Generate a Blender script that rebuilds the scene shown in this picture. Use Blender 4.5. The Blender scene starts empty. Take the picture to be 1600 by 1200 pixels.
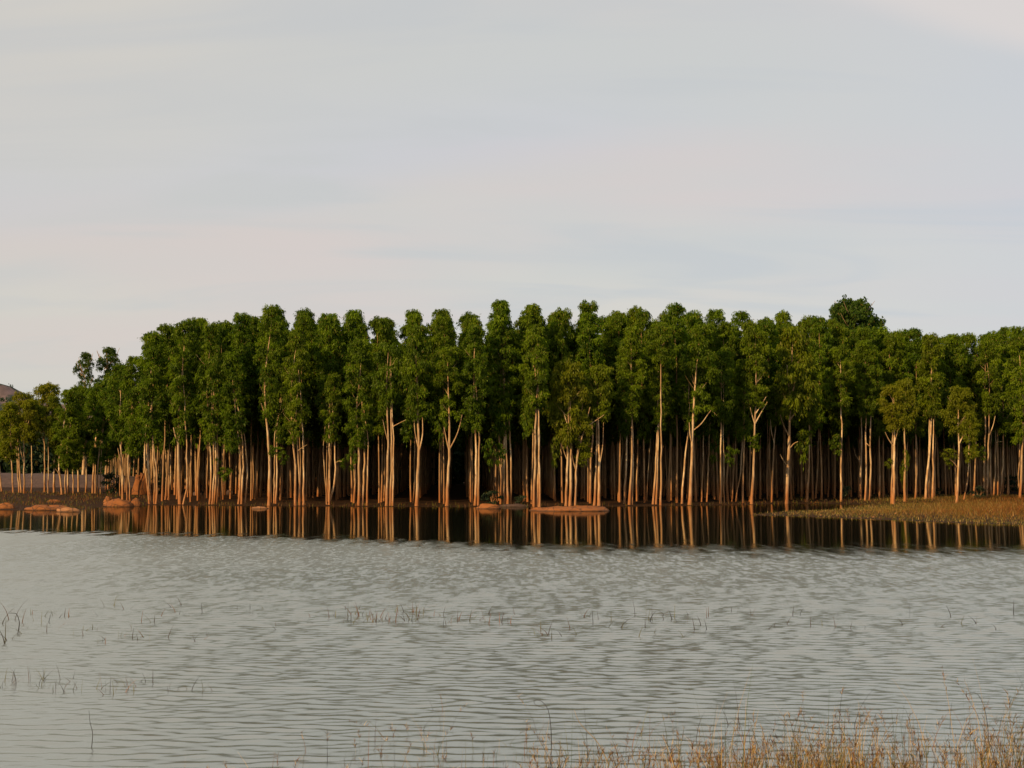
import bpy, math, random
import numpy as np
from mathutils import Vector

# ------------------------------------------------------------------ camera, sky, sun, exposure
S = bpy.context.scene
COL = S.collection
F = 2198.0                      # focal length in pixels of the 1600 px wide photograph
HC = 2.5                        # camera height above the water
PITCH = math.atan(140.0 / F)    # horizon lies at y = 740 of 1200
cam = bpy.data.cameras.new('camera')
cam.sensor_width = 36.0
cam.lens = 36.0 * F / 1600.0
cam.clip_start = 0.1
cam.clip_end = 20000.0
camo = bpy.data.objects.new('camera', cam)
COL.objects.link(camo)
camo.location = (0, 0, HC)
camo.rotation_euler = (math.pi / 2 + PITCH, 0, 0)
S.camera = camo

SUN_EL, SUN_AZ = math.radians(25.0), math.radians(46.0)   # azimuth: degrees to the left of straight behind the camera
to_sun = Vector((-math.sin(SUN_AZ) * math.cos(SUN_EL), -math.cos(SUN_AZ) * math.cos(SUN_EL), math.sin(SUN_EL)))
sun = bpy.data.lights.new('sun', 'SUN')
sun.energy = 5.0
sun.angle = math.radians(0.6)
sun.color = (1.0, 0.645, 0.31)
suno = bpy.data.objects.new('sun', sun)
COL.objects.link(suno)
suno.location = to_sun * 200
suno.rotation_euler = to_sun.to_track_quat('Z', 'Y').to_euler()

W = bpy.data.worlds.new('World')
S.world = W
W.use_nodes = True
nt = W.node_tree
nt.nodes.clear()
N = nt.nodes.new
L = nt.links.new
SKY_S = 0.10
EDGE0 = -1.72
SKY_G = 0.735        # cloud brightness
out = N('ShaderNodeOutputWorld')
bg = N('ShaderNodeBackground')
bg.inputs['Strength'].default_value = SKY_S
sky = N('ShaderNodeTexSky')
sky.sky_type = 'NISHITA'
sky.sun_disc = False
sky.sun_elevation = SUN_EL
sky.sun_rotation = math.atan2(to_sun.x, to_sun.y)
sky.air_density = 1.0
sky.dust_density = 1.5
tc = N('ShaderNodeTexCoord')
sep = N('ShaderNodeSeparateXYZ')
L(tc.outputs['Generated'], sep.inputs[0])
zz = N('ShaderNodeMath'); zz.operation = 'MAXIMUM'; zz.inputs[1].default_value = 0.0
L(sep.outputs['Z'], zz.inputs[0])
za = N('ShaderNodeMath'); za.operation = 'ADD'; za.inputs[1].default_value = 0.16
L(zz.outputs[0], za.inputs[0])
dx = N('ShaderNodeMath'); dx.operation = 'DIVIDE'
dy = N('ShaderNodeMath'); dy.operation = 'DIVIDE'
L(sep.outputs['X'], dx.inputs[0]); L(za.outputs[0], dx.inputs[1])
L(sep.outputs['Y'], dy.inputs[0]); L(za.outputs[0], dy.inputs[1])
comb = N('ShaderNodeCombineXYZ')
L(dx.outputs[0], comb.inputs[0]); L(dy.outputs[0], comb.inputs[1])
def wnoise(scale, sx, sy, rot, detail, dist, off=0.0):
    m = N('ShaderNodeMapping')
    m.inputs['Rotation'].default_value = (0, 0, rot)
    m.inputs['Scale'].default_value = (sx, sy, 1)
    m.inputs['Location'].default_value = (off, off * 0.7, off)
    L(comb.outputs[0], m.inputs[0])
    n = N('ShaderNodeTexNoise')
    n.inputs['Scale'].default_value = scale
    n.inputs['Detail'].default_value = detail
    n.inputs['Roughness'].default_value = 0.5
    n.inputs['Distortion'].default_value = dist
    L(m.outputs[0], n.inputs['Vector'])
    return n.outputs['Fac']
def wramp(f, a, b):
    r = N('ShaderNodeMapRange'); r.interpolation_type = 'SMOOTHSTEP'
    r.inputs['From Min'].default_value = a; r.inputs['From Max'].default_value = b
    L(f, r.inputs['Value'])
    return r.outputs[0]
def wmix(f, a, b):
    m = N('ShaderNodeMix'); m.data_type = 'RGBA'
    if isinstance(f, float): m.inputs[0].default_value = f
    else: L(f, m.inputs[0])
    for s, v in ((6, a), (7, b)):
        if isinstance(v, tuple): m.inputs[s].default_value = (*[c * SKY_G / SKY_S for c in v], 1)
        else: L(v, m.inputs[s])
    return m.outputs[2]
base = wmix(wramp(wnoise(0.9, 0.6, 1.0, 0.25, 3, 0.3, 3.1), 0.38, 0.64), (0.690, 0.665, 0.615), (0.625, 0.635, 0.620))
pink = wmix(wramp(wnoise(1.1, 0.5, 1.1, -0.2, 3, 0.4, 9.3), 0.42, 0.68), base, (0.710, 0.630, 0.605))
lav = wmix(wramp(wnoise(0.7, 0.7, 0.9, 0.1, 2, 0.2, 6.4), 0.50, 0.74), pink, (0.610, 0.625, 0.690))
strk = wmix(wramp(wnoise(1.8, 0.50, 1.5, 0.18, 5, 0.9, 1.7), 0.46, 0.70), lav, (0.595, 0.610, 0.615))
warm = wmix(wramp(sep.outputs['X'], 0.15, -0.55), strk, wmix(0.55, strk, (0.670, 0.620, 0.550)))       # towards the low sun
cool = wmix(wramp(sep.outputs['X'], 0.08, 0.42), warm, wmix(0.5, warm, (0.575, 0.620, 0.705)))
# edge of a brighter cloud sheet over the upper right
ed = N('ShaderNodeVectorMath'); ed.operation = 'DOT_PRODUCT'
L(comb.outputs[0], ed.inputs[0]); ed.inputs[1].default_value = (0.42, -1.0, 0.0)
en = N('ShaderNodeMath'); en.operation = 'MULTIPLY_ADD'; en.inputs[1].default_value = 0.12
L(wnoise(1.5, 1, 1, 0, 3, 0.3, 4.4), en.inputs[0]); L(ed.outputs['Value'], en.inputs[2])
sheet = wmix(wramp(en.outputs[0], EDGE0, EDGE0 + 0.11), cool, (0.740, 0.690, 0.660))
full = wmix(0.92, sky.outputs[0], sheet)
L(full, bg.inputs['Color'])
L(bg.outputs[0], out.inputs[0])

S.view_settings.view_transform = 'Standard'
S.view_settings.look = 'None'
S.view_settings.exposure = 0.42
S.view_settings.gamma = 1.0
S.view_settings.use_curve_mapping = False
S.cycles.max_bounces = 8
S.cycles.diffuse_bounces = 5
S.cycles.glossy_bounces = 3
S.cycles.transmission_bounces = 3
S.cycles.use_denoising = True
S.cycles.sample_clamp_indirect = 0.35
S.cycles.caustics_reflective = False
S.cycles.caustics_refractive = False

rng = np.random.default_rng(11)
random.seed(5)

# ------------------------------------------------------------------ helpers
cp, sp = math.cos(PITCH), math.sin(PITCH)
def ray(u, v):
    a, b = (u - 800.0) / F, (600.0 - v) / F
    return Vector((a, cp - sp * b, sp + cp * b))
def at_z(u, v, z=0.0):
    r = ray(u, v)
    t = (z - HC) / r.z
    return Vector((r.x * t, r.y * t, z))
def at_d(u, v, d):
    r = ray(u, v)
    t = d / r.y
    return Vector((r.x * t, d, HC + r.z * t))
def proj_u(x, y):
    return 800.0 + F * x / (y * cp)
def proj(x, y, z):
    zc = y * cp + (z - HC) * sp
    yc = -y * sp + (z - HC) * cp
    return 800.0 + F * x / zc, 600.0 - F * yc / zc

def mesh_np(name, V, Q=None, T=None, smooth=False, colors=None):
    me = bpy.data.meshes.new(name)
    V = np.asarray(V, np.float32)
    me.vertices.add(len(V)); me.vertices.foreach_set('co', V.ravel())
    parts, starts, n = [], [], 0
    for A, k in ((Q, 4), (T, 3)):
        if A is not None and len(A):
            A = np.asarray(A, np.int32)
            parts.append(A.ravel())
            starts.append(n + np.arange(len(A), dtype=np.int32) * k)
            n += A.size
    li = np.concatenate(parts); ls = np.concatenate(starts)
    me.loops.add(len(li)); me.loops.foreach_set('vertex_index', li)
    me.polygons.add(len(ls)); me.polygons.foreach_set('loop_start', ls)
    if smooth:
        me.polygons.foreach_set('use_smooth', np.ones(len(ls), bool))
    if colors is not None:
        at = me.color_attributes.new('Col', 'FLOAT_COLOR', 'POINT')
        c = np.ones((len(V), 4), np.float32); c[:, :3] = colors
        at.data.foreach_set('color', c.ravel())
    me.update(calc_edges=True)
    me.validate()
    return me

def add(name, me, mat=None, parent=None, loc=None):
    o = bpy.data.objects.new(name, me)
    COL.objects.link(o)
    if mat is not None and me is not None and not me.materials:
        me.materials.append(mat)
    if parent is not None: o.parent = parent
    if loc is not None: o.location = loc
    return o
def tag(o, label=None, cat=None, group=None, kind=None):
    for k, v in (('label', label), ('category', cat), ('group', group), ('kind', kind)):
        if v: o[k] = v
    return o
def thing(name, loc, label, cat, group=None):
    o = bpy.data.objects.new(name, None)
    o.empty_display_size = 0.3
    COL.objects.link(o)
    o.location = loc
    return tag(o, label, cat, group)

def tube(pts, rad, sides=7, seed=0):
    """tapered tube through pts; returns V, Q"""
    P = np.array([tuple(p) for p in pts], float)
    n = len(P)
    tan = np.gradient(P, axis=0)
    tan /= np.linalg.norm(tan, axis=1)[:, None] + 1e-9
    up = np.array([0.0, 1.0, 0.0]) if abs(tan[:, 1]).max() < 0.9 else np.array([1.0, 0, 0])
    V = []
    ang = np.arange(sides) * 2 * math.pi / sides + seed
    for i in range(n):
        a = np.cross(up, tan[i]); a /= np.linalg.norm(a) + 1e-9
        b = np.cross(tan[i], a)
        V.append(P[i] + rad[i] * (np.cos(ang)[:, None] * a + np.sin(ang)[:, None] * b))
    V = np.concatenate(V)
    Q = []
    for i in range(n - 1):
        for j in range(sides):
            k = (j + 1) % sides
            Q.append((i * sides + j, i * sides + k, (i + 1) * sides + k, (i + 1) * sides + j))
    return V, np.array(Q)
def merge(parts):
    V, Q, o = [], [], 0
    for v, q in parts:
        V.append(v); Q.append(np.asarray(q) + o); o += len(v)
    return np.concatenate(V), np.concatenate(Q)
def smooth_path(pts, n):
    P = np.array([tuple(p) for p in pts], float)
    if len(P) == 1: return P
    d = np.r_[0, np.cumsum(np.linalg.norm(np.diff(P, axis=0), axis=1))]
    t = np.linspace(0, d[-1], n)
    Q = np.stack([np.interp(t, d, P[:, i]) for i in range(3)], 1)
    for _ in range(2):
        Q[1:-1] = 0.25 * Q[:-2] + 0.5 * Q[1:-1] + 0.25 * Q[2:]
    return Q

def value_noise2(x, y, seed):
    r = np.random.default_rng(seed)
    T = r.random((64, 64))
    xi, yi = np.floor(x).astype(int), np.floor(y).astype(int)
    fx, fy = x - xi, y - yi
    fx, fy = fx * fx * (3 - 2 * fx), fy * fy * (3 - 2 * fy)
    g = lambda a, b: T[a % 64, b % 64]
    return (g(xi, yi) * (1 - fx) + g(xi + 1, yi) * fx) * (1 - fy) + (g(xi, yi + 1) * (1 - fx) + g(xi + 1, yi + 1) * fx) * fy
def fbm(x, y, seed, o=4):
    s, a = 0, 0.5
    for i in range(o):
        s = s + a * value_noise2(x * 2 ** i + 13.7 * i, y * 2 ** i + 5.1 * i, seed + i); a *= 0.5
    return s

# ------------------------------------------------------------------ materials
def mat(name):
    m = bpy.data.materials.new(name); m.use_nodes = True
    t = m.node_tree; t.nodes.clear()
    o = t.nodes.new('ShaderNodeOutputMaterial')
    return m, t, o
def nd(t, typ, **kw):
    n = t.nodes.new(typ)
    for k, v in kw.items():
        if k in n.inputs: n.inputs[k].default_value = v
        else: setattr(n, k, v)
    return n
def mixc(t, f, a, b, mode='MIX'):
    m = t.nodes.new('ShaderNodeMix'); m.data_type = 'RGBA'; m.blend_type = mode
    for i, v in ((0, f), (6, a), (7, b)):
        if hasattr(v, 'links'): t.links.new(v, m.inputs[i])
        elif i == 0: m.inputs[0].default_value = v
        else: m.inputs[i].default_value = (*v, 1)
    return m.outputs[2]
def ramp(t, v, a, b):
    r = nd(t, 'ShaderNodeMapRange'); r.interpolation_type = 'SMOOTHSTEP'
    r.inputs['From Min'].default_value = a; r.inputs['From Max'].default_value = b
    t.links.new(v, r.inputs['Value'])
    return r.outputs[0]
def noise(t, vec, scale, detail=4, rough=0.55, stretch=None):
    if stretch:
        mp = nd(t, 'ShaderNodeMapping'); mp.inputs['Scale'].default_value = stretch
        t.links.new(vec, mp.inputs[0]); vec = mp.outputs[0]
    n = nd(t, 'ShaderNodeTexNoise', Scale=scale, Detail=detail, Roughness=rough)
    t.links.new(vec, n.inputs['Vector'])
    return n.outputs['Fac']
def math2(t, op, a, b):
    m = nd(t, 'ShaderNodeMath', operation=op)
    for i, v in ((0, a), (1, b)):
        if hasattr(v, 'links'): t.links.new(v, m.inputs[i])
        else: m.inputs[i].default_value = v
    return m.outputs[0]

def bark_material(name, pale, tan):
    m, t, o = mat(name)
    geo = nd(t, 'ShaderNodeNewGeometry'); P = geo.outputs['Position']
    oi = nd(t, 'ShaderNodeObjectInfo')
    sepn = nd(t, 'ShaderNodeSeparateXYZ'); t.links.new(P, sepn.inputs[0])
    n1 = noise(t, P, 3.0, 4, 0.6, (1, 1, 0.22))
    n2 = noise(t, P, 9.0, 3, 0.6, (1, 1, 0.12))
    n3 = noise(t, P, 0.9, 2, 0.5)
    c = mixc(t, ramp(t, n1, 0.42, 0.56), pale, tan)
    c = mixc(t, ramp(t, n2, 0.53, 0.66), c, (0.15, 0.09, 0.05))
    c = mixc(t, ramp(t, oi.outputs['Random'], 0.1, 1.0), c, mixc(t, 0.6, c, (0.20, 0.125, 0.06)))
    # rust coloured flood stain at the foot of each trunk, up to about 1.5 m above the water
    zz_ = math2(t, 'ADD', sepn.outputs['Z'], math2(t, 'MULTIPLY', math2(t, 'SUBTRACT', n3, 0.5), 2.2))
    st = ramp(t, zz_, 2.6, 0.2)
    c = mixc(t, math2(t, 'MULTIPLY', st, 0.75), c, (0.25, 0.078, 0.012))
    b = nd(t, 'ShaderNodeBsdfPrincipled', Roughness=0.75)
    b.inputs['Specular IOR Level'].default_value = 0.25
    t.links.new(c, b.inputs['Base Color'])
    bu = nd(t, 'ShaderNodeBump', Strength=0.5, Distance=0.03)
    t.links.new(n2, bu.inputs['Height']); t.links.new(bu.outputs[0], b.inputs['Normal'])
    t.links.new(b.outputs[0], o.inputs[0])
    return m

def leaf_material(name, dark, light, olive):
    m, t, o = mat(name)
    at = nd(t, 'ShaderNodeVertexColor', layer_name='Col')
    sc = nd(t, 'ShaderNodeSeparateColor'); t.links.new(at.outputs[0], sc.inputs[0])
    ta = nd(t, 'ShaderNodeAttribute', attribute_type='OBJECT', attribute_name='tint')
    oi = nd(t, 'ShaderNodeObjectInfo')
    c = mixc(t, sc.outputs[0], dark, light)
    c = mixc(t, ramp(t, sc.outputs[1], 0.93, 0.99), c, (0.16, 0.11, 0.025))
    c = mixc(t, ta.outputs['Fac'], c, olive)
    c = mixc(t, math2(t, 'MULTIPLY', oi.outputs['Random'], 0.35), c, dark)
    d = nd(t, 'ShaderNodeBsdfDiffuse'); t.links.new(c, d.inputs[0])
    tr = nd(t, 'ShaderNodeBsdfTranslucent')
    t.links.new(mixc(t, 1.0, c, (1.1, 1.3, 0.4), 'MULTIPLY'), tr.inputs[0])
    g = nd(t, 'ShaderNodeBsdfGlossy', Roughness=0.45); g.inputs[0].default_value = (0.5, 0.5, 0.45, 1)
    a = nd(t, 'ShaderNodeMixShader'); a.inputs[0].default_value = 0.38
    t.links.new(d.outputs[0], a.inputs[1]); t.links.new(tr.outputs[0], a.inputs[2])
    b = nd(t, 'ShaderNodeMixShader'); b.inputs[0].default_value = 0.012
    t.links.new(a.outputs[0], b.inputs[1]); t.links.new(g.outputs[0], b.inputs[2])
    t.links.new(b.outputs[0], o.inputs[0])
    return m

def grass_material(name):
    m, t, o = mat(name)
    at = nd(t, 'ShaderNodeVertexColor', layer_name='Col')
    d = nd(t, 'ShaderNodeBsdfDiffuse'); t.links.new(at.outputs[0], d.inputs[0])
    tr = nd(t, 'ShaderNodeBsdfTranslucent'); t.links.new(at.outputs[0], tr.inputs[0])
    a = nd(t, 'ShaderNodeMixShader'); a.inputs[0].default_value = 0.3
    t.links.new(d.outputs[0], a.inputs[1]); t.links.new(tr.outputs[0], a.inputs[2])
    t.links.new(a.outputs[0], o.inputs[0])
    return m

def rock_material(name, ca, cb, spot):
    m, t, o = mat(name)
    geo = nd(t, 'ShaderNodeNewGeometry'); P = geo.outputs['Position']
    n1 = noise(t, P, 0.9, 5, 0.6); n2 = noise(t, P, 14.0, 3, 0.7); n3 = noise(t, P, 2.6, 4, 0.6)
    c = mixc(t, ramp(t, n1, 0.38, 0.62), ca, cb)
    c = mixc(t, ramp(t, n3, 0.58, 0.70), c, spot)
    c = mixc(t, math2(t, 'MULTIPLY', ramp(t, n2, 0.5, 0.7), 0.35), c, (0.12, 0.08, 0.06))
    sz = nd(t, 'ShaderNodeSeparateXYZ'); t.links.new(P, sz.inputs[0])
    c = mixc(t, math2(t, 'MULTIPLY', ramp(t, math2(t, 'ADD', sz.outputs['Z'], math2(t, 'MULTIPLY', n3, 0.12)), 0.17, 0.08), 0.7), c, (0.035, 0.022, 0.014))
    v = nd(t, 'ShaderNodeTexVoronoi', feature='DISTANCE_TO_EDGE', Scale=0.8); t.links.new(P, v.inputs['Vector'])
    c = mixc(t, math2(t, 'MULTIPLY', ramp(t, v.outputs['Distance'], 0.035, 0.0), 0.8), c, (0.03, 0.02, 0.015))
    b = nd(t, 'ShaderNodeBsdfPrincipled', Roughness=0.85); b.inputs['Specular IOR Level'].default_value = 0.2
    t.links.new(c, b.inputs['Base Color'])
    bu = nd(t, 'ShaderNodeBump', Strength=0.6, Distance=0.08)
    t.links.new(n3, bu.inputs['Height']); t.links.new(bu.outputs[0], b.inputs['Normal'])
    t.links.new(b.outputs[0], o.inputs[0])
    return m

def ground_material():
    m, t, o = mat('forest_floor_soil')
    geo = nd(t, 'ShaderNodeNewGeometry'); P = geo.outputs['Position']
    n1 = noise(t, P, 0.35, 5, 0.6); n2 = noise(t, P, 5.0, 4, 0.65)
    c = mixc(t, ramp(t, n1, 0.38, 0.62), (0.026, 0.0115, 0.004), (0.018, 0.010, 0.004))
    c = mixc(t, ramp(t, n2, 0.45, 0.7), c, (0.042, 0.020, 0.008))
    b = nd(t, 'ShaderNodeBsdfPrincipled', Roughness=0.95); b.inputs['Specular IOR Level'].default_value = 0.1
    t.links.new(c, b.inputs['Base Color'])
    bu = nd(t, 'ShaderNodeBump', Strength=0.7, Distance=0.1)
    t.links.new(n2, bu.inputs['Height']); t.links.new(bu.outputs[0], b.inputs['Normal'])
    t.links.new(b.outputs[0], o.inputs[0])
    return m

def water_material():
    m, t, o = mat('lake_water')
    b = nd(t, 'ShaderNodeBsdfPrincipled', IOR=1.45)
    b.inputs['Base Color'].default_value = (0.020, 0.022, 0.014, 1)
    geo = nd(t, 'ShaderNodeNewGeometry'); P = geo.outputs['Position']
    at = nd(t, 'ShaderNodeVertexColor', layer_name='Col')
    sc = nd(t, 'ShaderNodeSeparateColor'); t.links.new(at.outputs[0], sc.inputs[0])
    t.links.new(sc.outputs[1], b.inputs['Roughness'])      # waves too fine for the mesh act as roughness
    def chop(scale):
        mp = nd(t, 'ShaderNodeMapping'); mp.inputs['Scale'].default_value = scale; mp.inputs['Rotation'].default_value = (0, 0, 0.06)
        t.links.new(P, mp.inputs[0])
        n = nd(t, 'ShaderNodeTexNoise', Scale=5.0, Detail=2, Roughness=0.6); t.links.new(mp.outputs[0], n.inputs['Vector'])
        return n.outputs['Color']
    nmix = mixc(t, ramp(t, sc.outputs[2], 0.25, 0.75), chop((0.95, 1.0, 1)), chop((1.6, 0.38, 1)))
    sub = nd(t, 'ShaderNodeVectorMath', operation='SUBTRACT'); t.links.new(nmix, sub.inputs[0]); sub.inputs[1].default_value = (.5, .5, .5)
    scl = nd(t, 'ShaderNodeVectorMath', operation='MULTIPLY'); t.links.new(sub.outputs[0], scl.inputs[0])
    cb = nd(t, 'ShaderNodeCombineXYZ'); t.links.new(sc.outputs[2], cb.inputs[1])
    t.links.new(math2(t, 'MULTIPLY', sc.outputs[2], 0.5), cb.inputs[0])
    t.links.new(cb.outputs[0], scl.inputs[1])
    ad = nd(t, 'ShaderNodeVectorMath', operation='ADD'); t.links.new(geo.outputs['Normal'], ad.inputs[0]); t.links.new(scl.outputs[0], ad.inputs[1])
    nm = nd(t, 'ShaderNodeVectorMath', operation='NORMALIZE'); t.links.new(ad.outputs[0], nm.inputs[0])
    t.links.new(nm.outputs[0], b.inputs['Normal'])
    g = nd(t, 'ShaderNodeBsdfGlossy'); t.links.new(mixc(t, sc.outputs[0], (0.50, 0.48, 0.40), (0.75, 0.77, 0.68)), g.inputs[0])      # reflections dimmed by tint over still water, grey-green over ruffled water
    t.links.new(math2(t, 'MULTIPLY', sc.outputs[1], 1.0), g.inputs['Roughness']); t.links.new(nm.outputs[0], g.inputs['Normal'])
    a = nd(t, 'ShaderNodeMixShader'); a.inputs[0].default_value = 0.60
    t.links.new(b.outputs[0], a.inputs[1]); t.links.new(g.outputs[0], a.inputs[2])
    t.links.new(a.outputs[0], o.inputs[0])
    return m

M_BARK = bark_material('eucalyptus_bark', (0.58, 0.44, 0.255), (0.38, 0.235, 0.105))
M_BARKI = bark_material('dimmed_stem_bark', (0.42, 0.270, 0.130), (0.27, 0.155, 0.065))  # inner stems: browner bark, with the dimness of the shade put into its colour
M_LEAF = leaf_material('eucalyptus_leaf', (0.032, 0.070, 0.004), (0.140, 0.220, 0.007), (0.175, 0.160, 0.007))
M_LEAF2 = leaf_material('broad_leaf', (0.024, 0.054, 0.008), (0.075, 0.135, 0.013), (0.09, 0.09, 0.02))
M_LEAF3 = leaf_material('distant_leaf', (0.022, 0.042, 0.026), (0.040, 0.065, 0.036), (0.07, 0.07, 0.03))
M_GRASS = grass_material('dry_grass')
M_ROCK = rock_material('lake_granite', (0.21, 0.080, 0.022), (0.16, 0.058, 0.015), (0.10, 0.040, 0.014))
M_ROCKP = rock_material('pale_granite', (0.27, 0.135, 0.060), (0.21, 0.10, 0.04), (0.14, 0.07, 0.035))
M_ROCKG = rock_material('grey_granite', (0.075, 0.048, 0.038), (0.055, 0.036, 0.03), (0.04, 0.028, 0.024))
M_GROUND = ground_material()
M_WATER = water_material()

# ------------------------------------------------------------------ the land and the lake
def poly_px(pts): return np.array([tuple(at_z(u, v, 0.0))[:2] for u, v in pts])
def sdist(poly, x, y):
    d = np.full(x.shape, 1e9); inside = np.zeros(x.shape, bool)
    n = len(poly)
    for i in range(n):
        ax, ay = poly[i]; bx, by = poly[(i + 1) % n]
        ex, ey = bx - ax, by - ay
        t = np.clip(((x - ax) * ex + (y - ay) * ey) / (ex * ex + ey * ey + 1e-12), 0, 1)
        d = np.minimum(d, np.hypot(x - ax - t * ex, y - ay - t * ey))
        c = ((ay > y) != (by > y)) & (x < (bx - ax) * (y - ay) / ((by - ay) if by != ay else 1e-9) + ax)
        inside ^= c
    return np.where(inside, d, -d)
shore = poly_px([(-300, 798), (-60, 797), (40, 797), (80, 798), (125, 797), (160, 793), (200, 791), (228, 789), (300, 790),
                 (480, 791), (700, 792), (850, 792), (1000, 791), (1180, 789), (1240, 787), (1340, 788), (1800, 788), (2300, 786)])
shore = np.vstack([[-4000, shore[0][1]], shore, [4000, shore[-1][1]], [4000, 9000], [-4000, 9000]])
spit = poly_px([(1170, 805), (1230, 798), (1300, 797), (1350, 790), (1360, 780), (2300, 780), (2300, 826), (1800, 823), (1600, 821), (1500, 818), (1400, 813),
                (1320, 810), (1240, 807)])
near = np.array([(-200, -60), (200, -60), (200, 9.5), (40, 12.6), (8, 12.3), (4.2, 11.9), (1.5, 11.2), (-1, 10.4), (-6, 9.6), (-40, 9)])
def terrain(x, y):
    x, y = np.asarray(x, float), np.asarray(y, float)
    s = sdist(shore, x, y)
    wob = 0.9 * (fbm(x * 0.25, y * 0.25, 3) - 0.47)
    s1 = s + wob * 2.0
    z1 = np.where(s1 > 0, 0.35 * (1 - np.exp(-s1 / 8)) + 0.010 * np.clip(s1 - 10, 0, 70) + 0.06 * (fbm(x * 0.5, y * 0.5, 8) - 0.47) * np.clip(s1, 0, 1), np.maximum(s1 * 0.06, -0.9))
    s2 = sdist(spit, x, y) + wob * 2.4
    z2 = np.where(s2 > 0, np.minimum(0.012 * s2, 0.12), np.maximum(s2 * 0.05, -0.9))
    s3 = sdist(near, x, y) + wob * 0.6
    z3 = np.where(s3 > 0, np.minimum(0.07 * s3, 0.85), np.maximum(s3 * 0.10, -0.9))
    return np.maximum(np.maximum(z1, z2), z3)
def hit(u, v):
    """where the view ray of a photo pixel meets the land or the water"""
    r = ray(u, v)
    t = np.arange(8.0, 420.0, 0.25) / r.y
    z = HC + r.z * t
    g = np.maximum(terrain(r.x * t, r.y * t), 0.0)
    k = np.argmax(z <= g)
    if not (z <= g).any(): k = len(t) - 1
    return Vector((r.x * t[k], r.y * t[k], float(g[k])))

xs = np.r_[-4000, -2000, -1000, -500, -300, -200, np.arange(-140, 140.1, 1.25), 200, 300, 500, 1000, 2000, 4000]
ys = np.r_[-60, -20, np.arange(0, 16, 0.5), np.arange(16, 64, 4), np.arange(64, 170, 1.0), np.arange(170, 300, 5), 350, 450, 700, 1200, 2500, 6000, 9000]
X, Y = np.meshgrid(xs, ys)
Z = terrain(X.ravel(), Y.ravel())
nx, ny = len(xs), len(ys)
def grid_q(nx, ny):
    i = np.arange(ny - 1)[:, None] * nx + np.arange(nx - 1)[None]
    return np.stack([i, i + 1, i + nx + 1, i + nx], -1).reshape(-1, 4)
tag(add('ground', mesh_np('ground', np.stack([X.ravel(), Y.ravel(), Z], 1), grid_q(nx, ny), smooth=True), M_GROUND), kind='structure')

# water: a real wave surface, finer near the bank, smooth under the lee of the trees
yl = [6.0]
while yl[-1] < 125:
    d = yl[-1]
    yl.append(d + (0.2 if d < 9.0 else 0.023 + (d - 9) * 0.0013 if d < 66 else 0.10 + (d - 66) * 0.012))
yl = np.array(yl)
nc = 330
sx = np.linspace(-1, 1, nc)
WX = sx[None, :] * (0.42 * yl[:, None] + 2.0)
far = np.array([-600.0, -150.0])
WX = np.concatenate([np.broadcast_to(far, (len(yl), 2)) - yl[:, None] * 0.4, WX, -np.broadcast_to(far[::-1], (len(yl), 2)) + yl[:, None] * 0.4], 1)
WY = np.broadcast_to(yl[:, None], WX.shape).copy()
# the breeze line: from 62 m out on the left to 49 m on the right
ua = 800 + F * WX / WY
edge = np.interp(ua, [-400, 0, 500, 800, 1600, 2200], [64, 62.5, 57, 50.5, 48.0, 47]) + 0.9 * (fbm(WX * 0.10, WY * 0.10, 21, 4) - 0.47)
calm = np.clip((edge + 11.0 * (fbm(WX * 4.0, WY * 0.8, 23, 3) - 0.47) - WY) / np.interp(ua, [0, 500, 900], [3.0, 8.0, 13.0]) + 0.3, 0, 1); calm = (calm * calm * (3 - 2 * calm)) ** 1.3
gust = 0.65 + 0.75 * fbm(WX * 0.10 + 4, WY * 0.07, 31, 3)
h = np.zeros_like(WX)
var = np.zeros_like(WX)
wr = np.random.default_rng(4)
NWAVE, SLOPE = 100, 0.0245
dyl = 0.023 + np.clip(WY - 9, 0, 200) * 0.0013
for i in range(NWAVE):
    lam = 0.085 * (0.36 / 0.085) ** wr.random()
    th = wr.normal(0, 0.36) + 0.05
    k = 2 * math.pi / lam
    ph = wr.random() * 6.28
    kx, ky = k * math.sin(th), k * math.cos(th)
    fade = np.clip((lam / dyl - 3.0) / 3.0, 0, 1)
    h += fade * SLOPE / k * (np.sin(kx * WX + ky * WY + ph + 0.5 * np.sin(0.35 * kx * WX - 0.2 * ky * WY + ph * 3)))
    var += (1 - fade ** 2) * SLOPE ** 2 / 2
h = h * gust * calm * np.interp(WY, [10, 13, 24, 60], [0.42, 0.48, 1.0, 1.0])
h[:, :2] = 0; h[:, -2:] = 0
alpha = (np.sqrt(2 * (0.08 * var + 0.007 ** 2)) * gust) * calm + 0.0030
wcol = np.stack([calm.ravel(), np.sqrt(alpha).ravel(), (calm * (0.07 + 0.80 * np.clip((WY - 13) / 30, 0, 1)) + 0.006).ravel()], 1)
tag(add('lake_water', mesh_np('lake_water', np.stack([WX.ravel(), WY.ravel(), h.ravel()], 1), grid_q(WX.shape[1], len(yl)), smooth=True, colors=wcol), M_WATER), kind='structure')

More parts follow.
